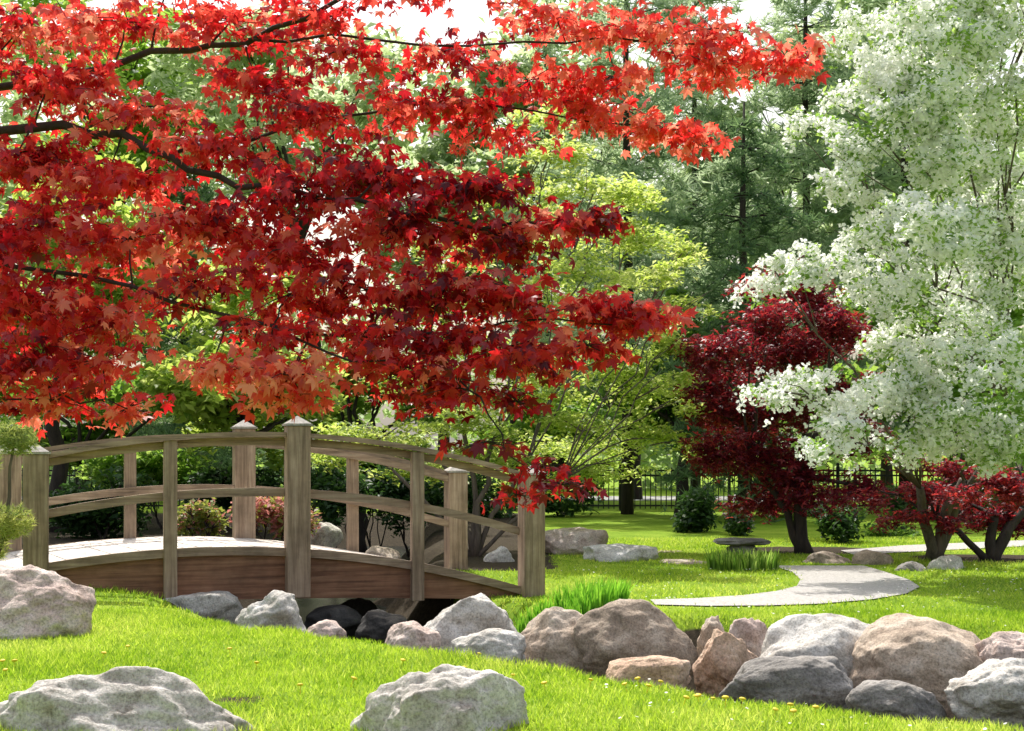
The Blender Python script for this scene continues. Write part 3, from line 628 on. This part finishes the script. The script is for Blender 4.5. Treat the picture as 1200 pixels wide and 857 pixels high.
# --- conifers
def conifer(label, px, Y, toppy, rad, matk, z0=1.2, name='pine_tree', droop=.25, dens=1., ts=.34, step=.65):
    x = (px-HX)/F*Y; H = CZ-(toppy-HY)/F*Y
    o = empty(name, (x, Y, 0), label, 'tree'); bm = bmesh.new()
    tube(bm, [(0, 0, -.1), (.03, 0, H*.35), (-.03, .02, H*.7), (0, 0, H)], [.15, .11, .07, .02], 8)
    pos = []; z = z0
    while z < H-.1:
        Lb = rad*(1-z/H)**.6*random.uniform(.6, 1.2)+.25; nb = 6
        a0 = random.uniform(0, 6.28)
        for k in range(nb):
            a = a0+k*2*math.pi/nb+random.uniform(-.3, .3); l = Lb*random.uniform(.5, 1.25)
            e = Vector((math.cos(a)*l, math.sin(a)*l, z-droop*l+random.uniform(-.2, .4)))
            s = Vector((0, 0, z)); m = s.lerp(e, .5)+Vector((0, 0, .12*l)); tube(bm, [s, m, e], [.022, .012, .004], 4)
            n = max(5, int(l*17*dens))
            t = U(.3, 1.06, n); w = .2*l*(1.15-t*.6)
            b = np.array(s)[None]*((1-t)[:, None]**2)+2*((1-t)*t)[:, None]*np.array(m)[None]+(t[:, None]**2)*np.array(e)[None]
            b[:, 0] += -math.sin(a)*rng.normal(size=n)*w; b[:, 1] += math.cos(a)*rng.normal(size=n)*w; b[:, 2] += rng.normal(size=n)*.10
            pos.append(b)
        z += step*random.uniform(.8, 1.2)
    obj('trunk', bm, M['darkbark'], o, smooth=True); p = np.concatenate(pos)
    leaves('crown', p, 'tuft', U(ts*.6, ts*1.2, len(p)), .55+.2*rng.normal(size=len(p))+.25*pn(p, 1.1, px), M[matk], o, up=.6)
conifer('tall feathery blue green pine behind the top of the yellow green tree', 735, 32, -130, 3.0, 'pine', 3.)
conifer('dark narrow spruce behind the burgundy maple', 872, 29, 120, 1.9, 'spruce', 1., 'spruce_tree', .35, 1.2, .26, .5)
conifer('tall pine behind the left side of the white blossom tree', 945, 36, -120, 3.2, 'pine', 3.)
conifer('pine far back in the gap at the top centre', 640, 44, 10, 2.6, 'pine', 4.)
conifer('pine behind the right part of the white blossom tree', 1060, 34, -160, 3.2, 'pine', 2.)
conifer('dark spruce far behind the scarlet maple', 215, 42, 30, 3.4, 'spruce', 1., 'spruce_tree', ts=.4)
conifer('pine left of the narrow spruce with needles paled for haze', 815, 40, -60, 3.0, 'pine', 3.)

# --- shrubs
def shrub(label, px, py, hw, hh, Y, n, size, matk, name='shrub', tone=.5, shape='leaf', nc=7, group=None, gap=-.45):
    cl = [(px+random.uniform(-.6, .6)*hw, py+random.uniform(-.4, .5)*hh, hw*.5, hh*.5, random.uniform(-.5, .5)*hw*Y/F) for i in range(nc)]
    b = ((px-HX)/F*Y, Y, 0)
    return simple_tree(name, label, 'shrub', b, .03, pxclumps(cl, Y), n, shape, size, matk, 'darkbark', [(Vector((.1, 0, .25)), .03), (Vector((-.1, 0, .25)), .03)], group, gap=gap, gs=2.5, tone=tone, frac=1)
shrub('pinkish red azalea behind the middle of the bridge', 325, 598, 55, 30, 19.5, 2600, .05, 'azalea', tone=.62, name='azalea_shrub')
shrub('yellow green shrub with pink tips left of the red azalea behind the bridge', 235, 605, 35, 25, 19.5, 1500, .05, 'azalea', tone=.33, name='azalea_shrub')
shrub('clipped dark yew behind the bridge right of its middle post', 400, 575, 45, 38, 23, 3000, .06, 'dark', name='yew_shrub')
shrub('dark shrub behind the left bay of the bridge', 120, 585, 80, 45, 23, 3600, .07, 'dark')
shrub('dark shrub between the two azaleas and the trees', 270, 565, 60, 40, 25, 3000, .07, 'dark')
shrub('dark shrub at the left end of the fence behind the yellow green tree', 480, 580, 60, 44, 26, 3200, .07, 'dark')
shrub('dark rounded shrub below the burgundy maple by the fence', 820, 595, 32, 30, 25, 2000, .06, 'dark')
shrub('small dark conifer shrub right of the burgundy maple trunk', 990, 605, 30, 28, 22, 1600, .055, 'dark')
shrub('low green shrub beyond the far path under the white blossom tree', 1045, 622, 32, 16, 24, 1300, .055, 'green', tone=.3)
shrub('dark shrub left of the burgundy maple trunk', 870, 605, 30, 22, 24, 1400, .055, 'dark')
shrub('dark green shrub at the far right beyond the path', 1190, 605, 50, 30, 26, 1800, .06, 'dark')
shrub('broad dark green shrub in front of the fence left of centre', 560, 578, 75, 34, 31, 3400, .09, 'dark', tone=.65)
shrub('green shrub in front of the fence behind the flat tan rock', 655, 578, 55, 30, 31, 2800, .09, 'dark', tone=.75)
shrub('green shrub in front of the fence behind the burgundy maple trunk', 925, 578, 70, 30, 31, 3000, .09, 'dark', tone=.8)
shrub('bright green shrub behind the left bay of the bridge beyond the dark shrub', 190, 545, 90, 36, 26, 3600, .085, 'green', tone=.5)
shrub('bright green shrub behind the bridge right of its middle post beyond the yew', 440, 550, 70, 28, 27, 2800, .085, 'green', tone=.5)
shrub('dark shrub in front of the fence at the far right under the blossom', 1100, 588, 80, 26, 30, 2800, .085, 'dark', tone=.7)
b = Vector(((-20-HX)/F*12.6, 12.6, .05)); o = empty('pine_shrub', b, 'young feathery pine with yellow green tufts at the left end of the bridge', 'shrub'); bm = bmesh.new(); pos = []
for px, py, r in ((18, 515, 26), (-30, 540, 30), (12, 612, 27), (-20, 640, 30)):
    e = P(px, py, 12.6)-b; pts, rs = wig((0, 0, 0), e, .03, .01, 5, .05); tube(bm, pts, rs, 6)
    q = unit(rng.normal(size=(330, 3)))*(U(0, 1, 330)**.4)[:, None]*r*12.6/F; q[:, 2] *= .75; pos.append(q+np.array(e))
obj('trunk', bm, M['bark'], o, smooth=True); p = np.concatenate(pos)
leaves('crown', p, 'tuft', U(.045, .08, len(p)), .4+.4*(p[:, 2] < .8)+.15*rng.normal(size=len(p)), M['shoot'], o, up=.5)

def blades(name, label, cat, x0, x1, yb, H, n, mat, w):
    Yc = CZ*F/(yb-HY); xa = (x0-HX)/F*Yc; xb = (x1-HX)/F*Yc
    c = Vector(((xa+xb)/2, Yc, float(hgt((xa+xb)/2, Yc)))); vs = []; fs = []; ts = []
    for i in range(n):
        u = random.uniform(-1, 1); x = u*(xb-xa)/2*.95; y = random.uniform(-.3, .3)*(1-u*u)**.4*.8; h = H*random.uniform(.6, 1.15)
        z = float(hgt(c.x+x, c.y+y))-c.z
        a = random.uniform(0, 6.28); s = Vector((math.cos(a), math.sin(a), 0))*w; ln = Vector((random.gauss(0, .14)+u*.1, random.gauss(0, .14), 0))*h
        k = len(vs); b = Vector((x, y, z-.02)); m = b+Vector((0, 0, h*.55))+ln*.35; t = b+Vector((0, 0, h))+ln
        vs += [b-s, b+s, m+s*.9, m-s*.9, t+s*.1, t-s*.1]; fs += [(k, k+1, k+2, k+3), (k+3, k+2, k+4, k+5)]; ts += [random.random()]*6
    o = np_mesh(name, np.array([tuple(v) for v in vs]), np.array(fs), M[mat], None, np.array(ts), c); tag(o, label, cat)
blades('iris_clump', 'clump of upright bright green iris blades on the creek bank', 'plant', 604, 738, 705, .225, 1100, 'iris', .009)
blades('ornamental_grass', 'clump of dark green grass in front of the stone slab table', 'plant', 830, 912, 668, .25, 480, 'green', .014)
s0 = P(872, 668, 19.2); o = empty('stone_table', (s0.x, 19.4, 0), 'low dark stone slab on a stone foot behind the clump of dark grass', 'stone table')
def slabmesh(sx, sy, z0, z1, seed):
    bm = bmesh.new(); bmesh.ops.create_icosphere(bm, subdivisions=4, radius=1)
    for v in bm.verts:
        c = v.co; k = 1/max(1e-6, (abs(c.x)**4+abs(c.y)**4+abs(c.z)**4)**.25); c = c*k; nz = 1+.12*noise.noise(c*1.7+Vector((seed, 0, 0)))+.04*noise.noise(c*5)
        v.co = Vector((c.x*sx*nz, c.y*sy*nz, (z0+z1)/2+c.z*(z1-z0)/2*(1+.25*noise.noise(c*2+Vector((0, seed, 0))))))
    return bm
obj('foot', slabmesh(.2, .16, -.06, .138, 3), M['slate'], o, smooth=True)
obj('slab', slabmesh(.36, .26, .135, .225, 8), M['slate'], o, smooth=True)

# fence
fx0, fx1, fy, fh = -13., 13., 34., .98
o = empty('iron_fence', (0, fy, 0), 'black iron picket fence running across the back of the garden', 'fence')
bm = bmesh.new()
for z in (.12, fh-.14, fh-.02): box(bm, fx0, fx1, -.015, .015, z-.02, z+.02)
obj('rail', bm, M['iron'], o)
bm = bmesh.new(); x = fx0+.06
while x < fx1: box(bm, x-.011, x+.011, -.038, -.016, .05, fh+.05); x += .125
obj('pickets', bm, M['iron'], o)
x = fx0
while x <= fx1+.01:
    bm = bmesh.new(); box(bm, x-.035, x+.035, .016, .086, 0, fh+.08)
    r = bmesh.ops.create_icosphere(bm, subdivisions=2, radius=.045)
    for v in r['verts']: v.co += Vector((x, .05, fh+.12))
    obj('fence_post', bm, M['iron'], o); x += 2.6

# far wood
cl = []
for i in range(130):
    x = random.uniform(-36, 36); y = random.uniform(52, 62); t = random.random(); gapx = (x/y*F+HX)
    zmax = 17. if not (450 < gapx < 600) else 14.
    cl.append((x, y, .8+t*zmax, random.uniform(1.8, 3.2), 1.8, random.uniform(1.2, 2.2)))
p = clump_pts(cl, 46000, .3, -.45, .8, 4.)
o = leaves('far_wood', p, 'leaf', U(.18, .36, len(p)), .35+.2*rng.normal(size=len(p))+.25*pn(p, .35, 1.), M['pale'], up=.4); tag(o, 'far green wood closing the view behind the garden', 'wood', kind='stuff')

# dandelions
bm = bmesh.new(); bmesh.ops.create_uvsphere(bm, u_segments=10, v_segments=6, radius=.02)
for v in bm.verts: v.co.z = v.co.z*.45+.065
for f in bm.faces: f.smooth = True
tube(bm, [(0, 0, -.01), (.003, 0, .06)], [.003, .002], 5)
dm = bpy.data.meshes.new('dandelion'); bm.to_mesh(dm); bm.free(); dm.materials.append(M['yellow'])
DP = [(8, 800), (18, 790), (5, 788), (270, 768), (300, 781), (352, 812), (410, 800), (560, 773), (545, 790), (600, 797), (735, 812), (750, 806), (757, 815), (772, 808), (800, 832), (820, 829), (835, 827), (850, 832), (868, 830), (905, 842), (925, 836), (930, 846), (690, 806), (640, 812), (955, 838), (470, 778), (120, 776), (150, 765)]
d0 = bpy.data.objects.new('dandelion', dm)
for i, q in enumerate(DP):
    d = d0 if i == 0 else d0.copy(); col.objects.link(d); x, y = G(*q); d.location = (x, y, float(hgt(x, y))-.01); d.rotation_euler = (random.uniform(-.3, .3), random.uniform(-.3, .3), random.uniform(0, 6)); d.scale = [random.uniform(.7, 1.1)]*3
    tag(d, 'small yellow dandelion flower in the foreground lawn', 'flower', 'dandelions in the foreground lawn')

# ------------------------------------------------------------------ light, world, camera
el, az = R(54), R(-14)
sd = Vector((math.sin(az)*math.cos(el), math.cos(az)*math.cos(el), math.sin(el)))
sl = bpy.data.lights.new('sun', 'SUN'); sl.energy = 5.0; sl.angle = R(.5); sl.color = (1., .97, .91)
so = bpy.data.objects.new('sun', sl); col.objects.link(so); so.rotation_euler = (-sd).to_track_quat('-Z', 'Y').to_euler(); so.location = (0, 0, 30)
w = bpy.data.worlds.new('World'); scene.world = w; w.use_nodes = True; nt = w.node_tree
bg = nt.nodes['Background']; sk = nt.nodes.new('ShaderNodeTexSky'); sk.sky_type = 'NISHITA'; sk.sun_disc = False; sk.sun_elevation = el; sk.sun_rotation = az % (2*math.pi)
sk.dust_density = 6.; sk.air_density = 1.4
hz = nt.nodes.new('ShaderNodeMix'); hz.data_type = 'RGBA'; hz.blend_type = 'ADD'; hz.inputs[0].default_value = 1.; hz.inputs[7].default_value = (2.2, 2.2, 2.15, 1)   # thin bright haze
nt.links.new(sk.outputs[0], hz.inputs[6]); nt.links.new(hz.outputs[2], bg.inputs[0]); bg.inputs[1].default_value = .15
cam = bpy.data.cameras.new('camera'); cam.lens = 50; cam.sensor_width = 36; cam.shift_y = (HY-428.5)/1200; cam.clip_end = 2000
co = bpy.data.objects.new('camera', cam); col.objects.link(co); co.location = (0, 0, CZ); co.rotation_euler = (R(90), 0, 0); scene.camera = co
scene.view_settings.view_transform = 'Standard'; scene.view_settings.look = 'None'; scene.view_settings.exposure = 0
